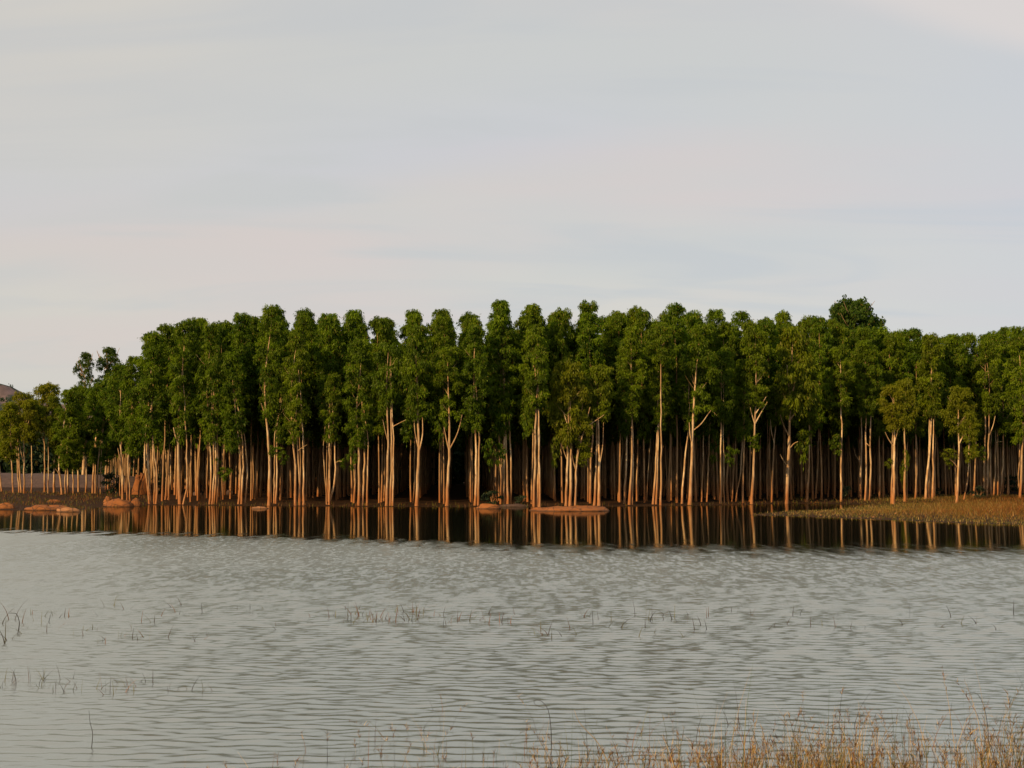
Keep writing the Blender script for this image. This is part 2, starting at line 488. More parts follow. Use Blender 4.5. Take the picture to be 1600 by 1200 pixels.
# ------------------------------------------------------------------ hill far behind on the left
def build_hill():
    c = at_d(-172, 740, 760.0)
    n = 90
    gx = np.linspace(-260, 330, n); gy = np.linspace(-170, 260, n)
    GX, GY = np.meshgrid(gx, gy)
    r = np.hypot(GX / np.where(GX > 0, 215, 200), GY / 165)
    hh = 46 * np.clip(1 - r ** 2.0, 0, 1) ** 0.9
    led = fbm(GX * 0.02, GY * 0.02, 55, 4)
    hh = hh * (0.75 + 0.5 * led) + np.where(hh > 3, 7 * (fbm(GX * 0.06, GY * 0.06, 77, 4) - 0.47), 0)
    hh = np.where(hh > 6, hh + 2.5 * np.sin(hh * 0.55), hh)
    V = np.stack([GX.ravel() + c.x, GY.ravel() + c.y, hh.ravel() - 0.5], 1)
    m, t, o = mat('granite_hill')
    geo = nd(t, 'ShaderNodeNewGeometry'); P = geo.outputs['Position']
    n1 = noise(t, P, 0.045, 5, 0.6); n2 = noise(t, P, 0.25, 4, 0.6)
    cc = mixc(t, ramp(t, n2, 0.35, 0.65), (0.19, 0.14, 0.135), (0.13, 0.10, 0.095))
    cc = mixc(t, ramp(t, n1, 0.50, 0.56), cc, (0.05, 0.065, 0.05))
    d = nd(t, 'ShaderNodeBsdfDiffuse'); t.links.new(cc, d.inputs[0]); t.links.new(d.outputs[0], o.inputs[0])
    tag(add('hill', mesh_np('hill', V, grid_q(n, n), smooth=True), m), kind='structure')
    # scrub on the hill
    idx = rng.integers(0, len(V), 5000)
    P0 = V[idx][V[idx][:, 2] > 1.0]
    keep = fbm(P0[:, 0] * 0.03, P0[:, 1] * 0.03, 91, 3) > 0.43
    P0 = P0[keep][:1500]
    VV, QQ = [], []
    k = 0
    for p in P0:
        s = rng.uniform(0.8, 2.2)
        for _ in range(14):
            q = p + rng.normal(0, 1, 3) * (s * 0.55, s * 0.55, s * 0.4) + (0, 0, s * 0.4)
            a = rng.normal(0, 1, 3); a /= np.linalg.norm(a); b = np.cross(a, rng.normal(0, 1, 3)); b /= np.linalg.norm(b)
            e = s * 0.33
            VV += [q + a * e, q + b * e, q - a * e, q - b * e]; QQ.append((k, k + 1, k + 2, k + 3)); k += 4
    colr = np.repeat(rng.random((len(QQ), 3)) * 0.7, 4, 0)
    tag(add('hill_scrub', mesh_np('hill_scrub', np.array(VV), np.array(QQ), colors=colr), M_LEAF3),
        'dark scrub growing over the pink granite hill', 'scrub', kind='stuff')
build_hill()

# ------------------------------------------------------------------ leaf crowns
def leaves(P, D, ln, wd, r, c0):
    n = len(P)
    D = D / (np.linalg.norm(D, axis=1)[:, None] + 1e-9)
    A = np.cross(D, r.normal(0, 1, (n, 3))); A /= np.linalg.norm(A, axis=1)[:, None] + 1e-9
    Nn = np.cross(D, A)
    ln = ln * r.uniform(0.7, 1.3, n)[:, None]; wd = wd * r.uniform(0.7, 1.3, n)[:, None]
    V = np.stack([P, P + D * ln * 0.45 + A * wd * 0.5 - Nn * wd * 0.12, P + D * ln, P + D * ln * 0.45 - A * wd * 0.5 - Nn * wd * 0.12], 1).reshape(-1, 3)
    Q = np.arange(4 * n).reshape(-1, 4)
    C = np.repeat(np.stack([np.clip(c0 + r.normal(0, 0.16, n), 0, 1), r.random(n), r.random(n)], 1), 4, 0)
    return V, Q, C
def crown_mesh(name, seed, H, Wd, nl, per, ln=0.22, wd=0.060, openness=0.0, material=None, broad=False):
    r = np.random.default_rng(seed)
    Vs, Qs, Cs, o = [], [], [], 0
    tw = []
    lobes = []
    for i in range(nl):
        t = (i + r.random()) / nl
        if broad: R = Wd / 2 * math.sqrt(max(0.02, 1 - (2 * t - 1) ** 2)) * 0.8
        else:
            R = Wd / 2 * (0.40 + 0.60 * min(1, t / 0.38)) * (1.0 if t < 0.48 else max(0.0, 1 - ((t - 0.48) / 0.56) ** 2) ** 0.62)
        a = i * 2.4 + r.normal(0, 0.5)
        q = R * (0.25 + 0.55 * math.sqrt(r.random()))
        lr = Wd * (r.uniform(0.15, 0.25) if broad else r.uniform(0.115, 0.20))
        if r.random() < openness: continue
        lobes.append((np.array([q * math.cos(a), q * math.sin(a), min(t * H, H - lr * 1.0)]), lr))
    for c, lr in lobes:
        n = int(per * (lr / (0.2 * Wd)) ** 2)
        # tufts on the lobe: each a fan of hanging leaves from one twig end
        nt_ = max(5, n // 14)
        U = r.normal(0, 1, (nt_, 3)); U /= np.linalg.norm(U, axis=1)[:, None]
        U[:, 2] = np.where(U[:, 2] < -0.3, -U[:, 2] * 0.6, U[:, 2])
        T = c + U * lr * (r.random((nt_, 1)) ** 0.4) * (1, 1, 1.25)
        k = np.repeat(np.arange(nt_), 14)
        J = r.normal(0, 1, (len(k), 3)); J[:, 2] = -abs(J[:, 2]) * 1.9 + 0.35
        P = T[k] + J * (0.05 + 0.075 * r.random((len(k), 1)) ** 2)
        D = U[k] * 0.35 + r.normal(0, 0.38, (len(k), 3)) + (0, 0, -1.05)
        c0 = np.clip(r.normal(0.40, 0.30) + r.normal(0, 0.20, nt_), 0, 1)[k]
        v, q, cc = leaves(P, D, ln, wd, r, c0)
        Vs.append(v); Qs.append(q + o); Cs.append(cc); o += len(v)
    me = mesh_np(name, np.concatenate(Vs), np.concatenate(Qs), colors=np.concatenate(Cs))
    me.materials.append(material or M_LEAF)
    me['H'] = H; me['W'] = Wd
    return me
CROWNS = {}
for fam, (H, Wd, nl, per) in {'tall': (9.0, 2.6, 56, 560), 'mid': (6.5, 2.6, 44, 560), 'short': (4.2, 2.6, 30, 560)}.items():
    CROWNS[fam] = [crown_mesh('crown_' + fam, 100 * len(fam) + i, H, Wd, nl, per, openness=0.06 * i) for i in range(5)]
BROAD = [crown_mesh('crown_broad', 700 + i, 5.0, 5.0, 26, 420, ln=0.3, wd=0.12, material=M_LEAF2, broad=True) for i in range(2)]
SPARSE = [crown_mesh('crown_sparse', 800 + i, 7.0, 3.0, 40, 420, ln=0.24, wd=0.07, openness=0.10, material=M_LEAF2) for i in range(2)]
SHRUBS = [crown_mesh('shrub_foliage', 950 + i, 1.4, 1.2, 7, 130, ln=0.2, wd=0.07, material=M_LEAF3) for i in range(3)]
TUFT = [crown_mesh('foliage_tuft', 900 + i, 1.4, 1.2, 6, 130, ln=0.22, wd=0.07) for i in range(3)]

def put_crown(parent, base, H, Wd, rot, tint, pool=None, name='crown', pick=None):
    if pool is None:
        ratio = H / Wd
        pool = CROWNS['tall' if ratio > 2.9 else 'mid' if ratio > 2.0 else 'short']
    me = pool[(pick if pick is not None else random.randrange(99)) % len(pool)]
    o = bpy.data.objects.new(name, me)
    COL.objects.link(o)
    o.parent = parent
    o.location = base
    o.rotation_euler = (0, 0, rot)
    o.scale = (Wd / me['W'], Wd / me['W'], H / me['H'])
    o['tint'] = float(tint)
    if name == 'foliage_tuft': o['kind'] = 'stuff'
    return o

# ------------------------------------------------------------------ the trees of the front edge
# crown "centre x, top, bottom, width" | stems "width: x,y; x,y ..." from the foot up | branches the same way | hanging tufts "x,y,w,h"
FRONT = [
 ("8,640,704,50", "3.6:3,768;0,740;-4,700", "", "", .35, "slanting trunk at the left edge", "beside the grey slab of rock"),
 ("14,627,702,41", "3.6:22,771;19,740;17,690", "2:18,720;13,712;8,715", "", .45, "thin tree with a drooping dead side branch", "near the left edge"),
 ("35,612,672,55", "3.5:30,770;28,735;24,680|3.2:33,771;30,720;27,672", "2:34,742;28,722;26,700", "", .85, "close pair of pale stems under rusty olive foliage", "far left"),
 ("46,622,672,36", "3.4:38,771;38,720;36,680", "2:38,722;33,708;30,690|2:37,680;42,668;46,655", "", .6, "Y-forked pale tree at far left", "with bare upper limbs"),
 ("56,630,682,30", "2.4:49,770;50,735;48,665", "", "", .3, "lone thin pale pole", "standing before the dark far wood at left"),
 ("75,597,662,48", "3.4:70,769;70,720;69,672", "2:69,690;64,675;61,655|1.6:70,670;74,650;74,625", "", .7, "rounded olive tree standing tallest at the far left end", ""),
 ("82,618,682,32", "2.4:75,771;76,720;75,670", "", "", .5, "thin stem hugging the rounded olive tree", "on its right"),
 ("92,640,714,36", "4.4:84,770;85,745;85,720", "", "", .2, "stout short bole with low foliage", "left of the bright green bushy tree"),
 ("104,607,717,41", "4:97,773;96,750;90,733", "1.8:95,745;90,736;86,732", "", .12, "bright green bushy tree with a stem leaning left", ""),
 ("116,612,717,39", "2.4:102,772;102,730|4:107,773;106,740;105,720", "", "", .1, "white-footed tree with one thick and one thin stem", "at left"),
 ("124,602,682,46", "3.6:123,769;122,720;121,670", "1.8:123,712;127,705;130,702", "", .1, "tall straight orange trunk", "topped by bright green foliage left of the pair of thin airy trees"),
 ("118,640,717,27", "2.8:115,771;114,740;113,720", "", "", .1, "short thin tree under the bright green foliage", "left of the tall straight orange trunk"),
 ("140,605,697,39", "3.4:135,770;135,720;134,690", "2:136,715;139,705;140,695", "", .1, "slim tree with a curled side limb", "right of the tall straight orange trunk"),
 ("152,596,707,41", "3.8:145,771;146,740;146,715|2.8:149,771;149,735", "", "", .05, "tight bundle of orange stems", "at left, before the dark shrub"),
 ("165,590,712,39", "2.8:152,772;152,735|2.4:157,771;157,735", "", "", .0, "two low orange stems", "just left of the dark shrub"),
 ("190,568,690,52", "4.2:192,781;191,740;187,670", "2.4:193,770;188,720;184,700", "", .05, "leaning tree on the bank", "above the large orange boulder"),
 ("210,555,712,46", "2.8:204,783;202,750;199,710|2.4:198,779;200,730", "", "", .05, "slender pair of stems", "left of the standing orange boulder"),
 ("238,516,690,56", "3.6:234,788;229,750;224,715|4.2:236,788;233,745;229,700|4:243,787;247,750;241,710|3.4:241,788;242,740;238,700", "2:228,775;232,750;231,740", "", .05, "splayed clump of four stems", "right of the standing orange boulder"),
 ("262,540,700,40", "3:258,781;261,745;257,675|3.4:262,779;268,745;265,668", "", "", .0, "elbow-bent pair of stems", "between the splayed clump and the big fork"),
 ("286,498,690,56", "6.2:282,788;279,740;278,690|3.4:285,786;294,768;292,735;291,680", "2.6:278,692;274,682;271,668|2.6:279,690;281,680;282,665", "", .08, "thick forked trunk with a curved stem at its foot", "on the left shore"),
 ("330,502,690,52", "3.6:327,788;331,750;326,670;323,600|3.6:331,788;335,745;332,670|3.8:334,788;338,745;336,690|3.4:338,788;340,740;340,680", "", "352,738,22,20|338,720,14,14", .08, "fan of four curved stems meeting at the waterline", "on the left"),
 ("362,548,705,44", "3.8:372,788;376,750;375,705|3.6:377,789;379,750;381,705|3.4:383,788;387,740;385,700", "", "372,660,36,34", .05, "three-stemmed tree with hanging low foliage", "left of the flat stone in the water"),
 ("424,474,655,54", "5.6:420,790;422,740;420,700;414,630;413,585", "2:417,650;412,642;408,630", "428,702,22,14", .1, "tall tree with a long bare kinked trunk", "right of the flat stone in the water"),
 ("440,560,690,32", "4:431,787;433,740;432,672|2.6:428,784;429,730;428,680", "", "442,712,18,20", .05, "slim stem beside the long bare kinked trunk", "on its right"),
 ("462,518,690,48", "4.4:462,790;462,740;457,682;454,630|4.6:468,790;468,740;464,690;462,640|4:474,789;475,740;474,690;472,650", "1.6:468,702;474,698;480,695|1.6:457,684;454,676;450,672", "", .15, "tree of three equal stems rising from the water", "left of the crook-footed tree"),
 ("519,582,690,40", "4.2:512,789;519,772;525,752;523,700;522,680|3.4:515,786;515,740;514,650|2:511,788;508,750;504,700", "1.4:524,721;530,720;534,721", "535,722,16,14", .12, "crook-footed tree with one stem swept sideways", "at the waterline"),
 ("562,528,700,56", "5:560,790;562,740;560,690;556,640|4.4:566,789;569,740;570,690|3.6:573,788;574,740;576,690", "", "550,710,16,36", .1, "bundle of three straight stems with leaves hanging on the left", ""),
 ("608,534,640,58", "5.2:604,791;605,740;607,690;605,630|5.2:609,791;612,740;612,690;610,625|3.6:613,785;615,740;615,680", "1.6:604,690;601,670;598,655|1.4:618,664;626,660;634,656", "636,668,22,30", .08, "massive clean bundle of fused straight stems", "left of centre"),
 ("652,505,655,52", "6.4:651,791;653,745;655,700;652,640;651,600", "2.6:655,705;661,680;660,650|2.4:652,700;648,675;647,650", "668,640,30,26", .08, "smooth trunk dividing into three upright limbs", ""),
 ("700,537,655,50", "6.2:698,791;700,750;703,702;702,650;700,600", "2.8:702,702;697,685;694,668|2.4:703,700;712,685;719,665;722,648", "690,660,20,36|722,650,24,26", .12, "single pale trunk forking like a slingshot", "near the centre"),
 ("742,506,672,50", "4.8:742,790;744,740;743,672;741,620|4.6:747,790;748,740;749,672;746,620", "", "740,635,30,40|764,700,22,36|782,705,22,30", .06, "bare twin post-like trunk cut off by low foliage", "left of the small orange rock"),
 ("790,508,655,48", "4.6:793,788;793,740;789,660;786,590|4.2:798,788;799,740;797,700;795,652|4.6:788,787;788,740", "1.6:795,654;798,645;798,632|1.2:789,705;784,694;780,690", "768,615,26,50", .08, "pale double stem with a high narrow fork", "right of the small orange rock"),
 ("838,506,640,52", "5.2:834,792;836,740;836,690;838,630|5.4:839,792;841,740;841,690;839,620|4.2:843,792;843,740;842,690", "", "822,660,18,34", .10, "stoutest orange trunk of three grown together", "at the left tip of the long flat rock"),
 ("886,560,690,66", "5:884,791;886,740;887,690;889,640|6:891,791;892,740;892,690;891,630", "2:888,718;881,705;877,694|2:889,665;884,655;881,645", "868,700,22,40", .55, "wide yellow-green tree on paired orange trunks", "behind the middle of the long flat rock"),
 ("910,605,720,44", "4.8:898,791;900,750;900,730", "2.6:900,732;895,720;893,705|3:900,732;903,705;912,675;922,636|1.6:914,668;926,660;936,654;944,648", "912,715,20,18", .5, "white forked stem with a long bare diagonal branch", "behind the long flat rock"),
 ("938,568,655,52", "4.8:928,790;931,740;932,700|5.8:936,790;936,740;936,690;934,640", "2.2:939,728;942,700;943,660", "", .3, "orange twin trunk with a thin upright side shoot", "at the right tip of the long flat rock"),
 ("966,560,690,38", "2.8:966,783;966,740;964,690|2.6:970,784;969,740;974,695", "", "", .05, "shaded cluster of thin stems", "right of the long flat rock"),
 ("976,530,680,36", "3.8:975,787;978,740;980,680", "", "", .05, "plain thinner trunk", "leaning against the split orange trunk on its left"),
 ("988,508,655,46", "4.8:983,789;986,740;988,680;987,610|3.8:987,789;989,740;989,690", "", "", .12, "split orange trunk with a dark slot up its middle", ""),
 ("1014,560,690,34", "2.4:1010,783;1012,740;1016,695", "", "", .0, "solitary wiry trunk in shade", "between two orange twin trunks right of centre"),
 ("1030,552,660,36", "4.2:1020,788;1024,740;1028,660|4:1025,788;1027,740;1029,665", "", "1030,662,24,18", .12, "leaning double trunk wearing a ruff of leaves", "right of centre"),
 ("1034,503,570,42", "3.8:1032,790;1033,740;1033,640;1032,560", "", "", .1, "very tall slim white stem", "touching the double trunk with the leaf ruff"),
 ("1046,560,690,34", "2:1036,776;1042,745;1044,700;1046,655", "", "1058,650,26,30", .05, "wiry stem slanting right from its foot", "right of the tall slim white stem"),
 ("1076,560,670,36", "3.8:1065,787;1068,740;1073,690;1077,655", "", "", .08, "trunk leaning right into its thicker neighbour", ""),
 ("1096,500,650,58", "6.6:1077,789;1081,740;1081,690;1085,630;1086,590", "2.4:1081,690;1078,680;1077,660|2:1087,671;1097,662;1104,650;1111,641", "", .12, "heavy swollen-footed trunk with a rising right-hand branch", ""),
 ("1104,560,680,40", "2.6:1096,784;1098,740;1100,660|2.8:1104,784;1106,740;1110,650", "", "1118,690,24,44", .05, "two parallel shaded poles", "right of the swollen-footed trunk"),
 ("1130,546,660,46", "3.8:1126,787;1127,740;1126,670;1128,635|2.2:1131,782;1131,700;1130,645", "", "1142,708,22,26", .1, "neat upright trunk with low foliage on its right", "mid right"),
 ("1152,580,690,34", "2.4:1150,784;1150,770;1157,745;1160,690|2.4:1143,783;1146,740;1150,690", "", "", .05, "knee-bent stem in half shade", "left of the plain trunk mid right"),
 ("1162,560,680,34", "3.6:1160,786;1161,740;1163,670", "", "", .08, "plain straight trunk", "between the knee-bent stem and the white open-crowned tree"),
 ("1180,510,640,58", "5.2:1174,788;1177,740;1179,690;1180,640;1182,600", "2.4:1184,660;1192,640;1199,628|1.8:1184,645;1190,632;1197,620|2:1177,660;1174,645;1172,635", "1178,688,28,22", .2, "white open-crowned tree with a V branch to the right", ""),
 ("1212,600,665,36", "3.8:1206,785;1207,740;1210,690;1213,650", "1.6:1208,690;1205,675;1204,655", "", .2, "slim tree with a small round crown", "left of the gnarled broad-headed tree"),
 ("1240,508,650,74", "7:1228,787;1231,740;1233,690;1234,650;1236,620", "2.6:1236,655;1246,640;1254,625|2.2:1231,680;1224,665;1219,648|2:1234,700;1241,692;1247,690|3:1236,622;1232,600;1230,570|3:1236,622;1242,598;1247,565|1.6:1229,728;1223,718;1219,710", "1255,690,26,44", .35, "gnarled broad-headed tree with many bare limbs", "at the left end of the grassy spit"),
 ("1265,560,665,40", "3.8:1260,785;1264,740;1265,690;1264,650", "", "1258,680,26,30", .2, "wavy slim trunk with a hanging leaf bunch", "right of the gnarled broad-headed tree"),
 ("1278,540,650,38", "3.2:1274,779;1277,740;1279,690;1279,660", "2:1279,662;1276,650;1277,635|2:1279,662;1282,650;1282,635", "", .1, "shaded trunk ending in a tuning-fork", "above the grassy spit"),
 ("1316,538,640,46", "3.8:1314,784;1315,740;1313,720;1316,700;1314,640;1314,580", "", "1306,690,22,28", .15, "knobbly solitary trunk with a kink", "alone above the spit's pale stones"),
 ("1346,545,650,40", "3.6:1344,781;1345,740;1346,690;1346,600", "1.4:1342,722;1336,710;1334,700", "", .1, "leftmost of three parallel bright trunks", "above the spit"),
 ("1352,530,650,40", "3.6:1351,782;1354,740;1353,700;1353,660", "1.8:1355,690;1360,698", "", .1, "middle one of three parallel bright trunks", "above the spit"),
 ("1362,535,640,44", "3.8:1357,782;1361,740;1360,700;1361,600", "", "", .12, "rightmost of three parallel bright trunks", "above the spit"),
 ("1374,620,680,34", "3:1374,779;1374,740;1374,670", "", "", .15, "stiff brownish pole with a small leaf cap", "right of the three parallel trunks"),
 ("1397,600,668,50", "5.6:1395,788;1397,740;1397,690;1398,650|3.6:1392,787;1394,750", "2:1395,696;1389,688;1383,675|1.6:1398,690;1402,676;1404,668", "1390,722,14,14", .75, "low yellow-topped tree with a double foot", "rooted in the spit's orange grass"),
 ("1416,590,670,40", "4.8:1413,784;1414,740;1415,710;1412,665", "", "1412,735,12,40|1416,715,14,30", .5, "trunk sleeved in green leaves low down", "right of the low yellow-topped tree"),
 ("1432,600,680,36", "3.6:1431,779;1432,740;1433,700;1431,675", "", "", .2, "brown-grey post-like trunk", "between the leaf-sleeved trunk and the crossed stems"),
 ("1456,518,650,52", "4.2:1446,780;1448,740;1453,710;1454,680;1456,640|3.2:1451,780;1451,740|3.8:1457,782;1458,740;1458,690;1460,640", "", "", .25, "crossed stems joining like an A", "left of the low lollipop tree on the spit"),
 ("1500,602,675,52", "4.8:1493,787;1497,770;1497,740;1499,700;1497,672", "2:1500,692;1505,680;1509,668|1.8:1497,730;1490,722;1483,717", "1483,710,26,22|1514,710,18,18", .65, "low lollipop tree with swept foot and bare side twig", "on the spit"),
 ("1517,640,720,32", "3:1505,781;1510,762;1513,735;1514,700", "", "", .4, "bowed stem leaning right", "just right of the low lollipop tree"),
 ("1526,570,680,40", "3.4:1521,776;1524,740;1525,690;1527,640", "", "1520,700,22,18", .2, "thin leafy-sided trunk", "left of the close pair near the right edge"),
 ("1544,530,650,50", "3.8:1537,777;1537,740;1540,680|4:1542,778;1543,740;1545,690;1546,600", "1.6:1547,680;1552,665;1555,650", "1534,705,16,20", .15, "close pair of bright trunks", "near the right edge"),
 ("1556,550,670,38", "3:1552,775;1555,740;1556,680|2.4:1548,774;1547,710", "", "", .12, "paired greyer stems", "just right of the close pair near the right edge"),
 ("1568,560,675,36", "2.4:1562,776;1565,745;1568,720;1568,680", "1.2:1566,688;1560,690;1556,692", "", .1, "wiry white trunk bending right", "near the right edge"),
 ("1594,520,690,50", "4.4:1593,779;1596,745;1598,700;1599,640", "", "", .12, "orange trunk hard against the right edge", ""),
]
def stems_of(s): 
    r = []
    for q in s.split('|'):
        if q:
            w, p = q.split(':'); r.append((float(w), [tuple(map(float, c.split(','))) for c in p.split(';')]))
    return r
GF = 'eucalyptus trees along the front edge of the plantation'
front_pts = []
for i, (cr, st, br, tf, tint, short, ctx) in enumerate(FRONT):
    cx, ct, cb, cw = map(float, cr.split(','))
    if i < 15: cb += 15
    stems = stems_of(st)
    bu, bv = stems[0][1][0]
    foot = hit(bu, bv)
    d = foot.y
    front_pts.append((bu, d, short))
    label = 'eucalyptus: ' + short + ((' ' if ctx.startswith(('beside', 'near', 'on ', 'at ', 'with', 'standing', 'left', 'right', 'just', 'between', 'above', 'behind', 'rooted', 'leaning', 'alone', 'touching', 'topped', 'before', 'mid', 'far')) else ' ') + ctx if ctx else '')
    T = thing('eucalyptus_tree', foot, ' '.join(label.split()[:17]).replace('eucalyptus: ', ''), 'tree', GF)
    pm = d / F
    def loc(u, v, dd=0.0):
        p = at_d(u, v, d + dd); return p - foot
    cH, cW = (cb - ct) * pm, cw * pm
    ccen = loc(cx, cb)
    paths = []
    for j, (w, pts) in enumerate(stems):
        dd = 0.0 if j == 0 else random.uniform(-0.25, 0.35)
        P = [loc(u, v, dd) for u, v in pts]
        P[0] = Vector((P[0].x, dd, -0.35))
        top = Vector((ccen.x + random.uniform(-.15, .15), dd, ccen.z + cH * (0.86 if j == 0 else random.uniform(.5, .8))))
        if top.z > P[-1].z + 0.4:
            P.append((P[-1] * 0.5 + top * 0.5) + Vector((random.uniform(-.12, .12), random.uniform(-.1, .1), 0)))
            P.append(top)
        n = 16
        Q = smooth_path([tuple(p) for p in P], n)
        Q[1:-1, 0] += rng.normal(0, 0.018, n - 2); Q[1:-1, 1] += rng.normal(0, 0.03, n - 2)
        tt = np.linspace(0, 1, n)
        paths.append(Q)
        r = w * pm * 0.43 * (1.0 - 0.80 * tt ** 1.1) * (1 + 0.35 * np.exp(-tt * 22)) * (1 + rng.normal(0, 0.04, n))
        parts = [tube(Q, np.maximum(r, 0.015), 9, rng.random())]
        if j == 0:      # limbs inside the crown
            for k in range(6):
                f = random.uniform(0.1, 0.8); a = random.uniform(0, 6.28)
                z0 = ccen.z + cH * f * 0.9 - 0.4
                s = Vector((float(np.interp(z0, Q[:, 2], Q[:, 0])), float(np.interp(z0, Q[:, 2], Q[:, 1])), z0))
                e = s + Vector((math.cos(a), math.sin(a), 1.1)) * cW * random.uniform(.25, .38)
                mid = (s + e) / 2 + Vector((0, 0, -0.1))
                parts.append(tube(smooth_path([tuple(s), tuple(mid), tuple(e)], 5), np.linspace(.021, .006, 5), 4))
        V, Qd = merge(parts)
        add('trunk', mesh_np('trunk', V, Qd, smooth=True), M_BARK, T)
    for w, pts in stems_of(br):
        dd = random.uniform(-.05, .05)
        P = [loc(u, v, dd - 0.12 * k) for k, (u, v) in enumerate(pts)]
        best = None
        for A in paths:     # a branch grows out of the nearest stem or limb
            i0 = P[0].z - 0.12
            if A[0, 2] < i0 < A[-1, 2]:
                c = Vector((float(np.interp(i0, A[:, 2], A[:, 0])), float(np.interp(i0, A[:, 2], A[:, 1])), i0))
                if best is None or (c - P[0]).length < (best - P[0]).length: best = c
        if best is not None: P[0] = best
        Q = smooth_path([tuple(p) for p in P], 9)
        paths.append(Q)
        V, Qd = tube(Q, w * pm * 0.5 * np.linspace(1.05, 0.4, 9), 6)
        add('branch', mesh_np('branch', V, Qd, smooth=True), M_BARK, T)
    put_crown(T, ccen + Vector((0, 0, cH * 0.02)), cH * 0.98, cW * 0.98, random.uniform(0, 6.28), tint, pick=i)
    for q in tf.split('|'):
        if q:
            x, y, w, h_ = map(float, q.split(','))
            put_crown(T, loc(x, y + h_ / 2, random.uniform(-.3, .3)), h_ * pm, w * pm, random.uniform(0, 6), tint * .7, TUFT, 'foliage_tuft', i)

# ------------------------------------------------------------------ the rows behind
OUT = np.array([(0,625),(40,615),(75,600),(120,606),(150,600),(190,562),(215,548),(238,515),(285,495),(330,500),(375,484),(425,474),(475,485),(520,480),(565,488),
 (605,484),(652,479),(700,481),(745,479),(790,474),(835,477),(888,477),(935,472),(1000,477),(1030,477),(1055,479),(1120,488),(1160,490),(1210,488),(1260,489),(1300,492),
 (1350,505),(1400,507),(1470,510),(1530,520),(1580,508),(1640,510)], float)
fp = sorted(front_pts)
fu = np.array([p[0] for p in fp]); fd = np.array([p[1] for p in fp])
def front_d(u):
    k = np.argsort(abs(fu - u))[:4]
    return float(np.median(fd[k]))
def interior_trunk(seed):
    r = np.random.default_rng(seed)
    n = 9
    tt = np.linspace(0, 1, n)
    Q = np.stack([np.cumsum(r.normal(0, 0.006, n)), np.cumsum(r.normal(0, 0.006, n)), tt * 0.93], 1)
    Q[:, :2] -= Q[0, :2]
    Q = Q * (10, 10, 16)
    rad = 0.078 * (1 - 0.8 * tt) * (1 + 0.3 * np.exp(-tt * 25))
    V, q = tube(Q, rad, 7)
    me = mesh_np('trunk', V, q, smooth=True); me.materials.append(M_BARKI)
    return me
ITR = [interior_trunk(i) for i in range(8)]
rows, cand = [], []
for xr in np.arange(-62, 84, 2.35):
    k = 0
    jx = random.uniform(-.25, .25)
    for d in np.arange(96, 262, 2.3):
        x = xr + jx - 0.036 * (d - 115) + random.uniform(-.28, .28)
        dd = d + random.uniform(-.5, .5)
        u = proj_u(x, dd)
        if u < 165 or u > 1690: continue
        f = front_d(u)
        if dd < f + 2.2: continue
        if 200 < u < 233 and dd < 175: continue
        k += 1
        if dd > f + 85: continue
        cand.append((k, xr, x, dd, u, f))
cand.sort(key=lambda c: (c[0], c[3]))
NIND = 300 - len(FRONT)
ORD = ['', 'first', 'second', 'third']
used = {}
stuff = []
cnt = 0
row_owner = {}
free = list(range(len(fp)))
for c in cand:
    if c[0] == 1 and c[1] not in row_owner and free:
        j = min(free, key=lambda q: abs(fp[q][0] - c[4]))
        if abs(fp[j][0] - c[4]) < 40: row_owner[c[1]] = fp[j][2]; free.remove(j)
for (k, xr, x, d, u, f) in cand:
    z = float(terrain(x, d))
    oy = float(np.interp(u, OUT[:, 0], OUT[:, 1]))
    ht_line = HC + (740 - oy) / F * (f + 5.0) - z       # height that reaches the skyline from the second row
    if k == 1: Hh = ht_line * random.uniform(0.94, 1.01)
    elif k == 2: Hh = ht_line * random.uniform(0.97, 1.03)
    else: Hh = ht_line * random.uniform(0.88, 1.0)
    if cnt < NIND and -30 < u < 1640:
        cnt += 1
        own = row_owner.get(xr)
        if k <= 3 and own:
            lab = '%s tree back in the row behind the %s' % (ORD[k], own); 
            lab = ' '.join(lab.split()[:16])
            grp = 'plantation trees in the rows behind the front edge'
        elif u < 560:
            lab = 'slender sunlit pole-like tree crowded in the left rows behind the shore trees'; grp = 'crowded sunlit trees of the left rows'
        else:
            lab = 'slender tree with a dim grey trunk deep in the shaded plantation'; grp = 'dim trees deep in the shaded plantation'
        T = thing('eucalyptus_tree', (x, d, z), lab, 'tree', grp)
        t = bpy.data.objects.new('trunk', ITR[random.randrange(8)]); COL.objects.link(t)
        t.parent = T; s = Hh / 16.0
        w = random.uniform(.75, 1.25)
        t.scale = (s * w, s * w, s); t.rotation_euler = (0, 0, random.uniform(0, 6.28)); t.location = (0, 0, -0.1)
        cbf = random.uniform(0.33, 0.48)
        put_crown(T, (0, 0, Hh * cbf), Hh * (1 - cbf), random.uniform(2.3, 2.9), random.uniform(0, 6.28), max(0, random.gauss(0.06, 0.08)))
    else:
        stuff.append((x, d, z, Hh))
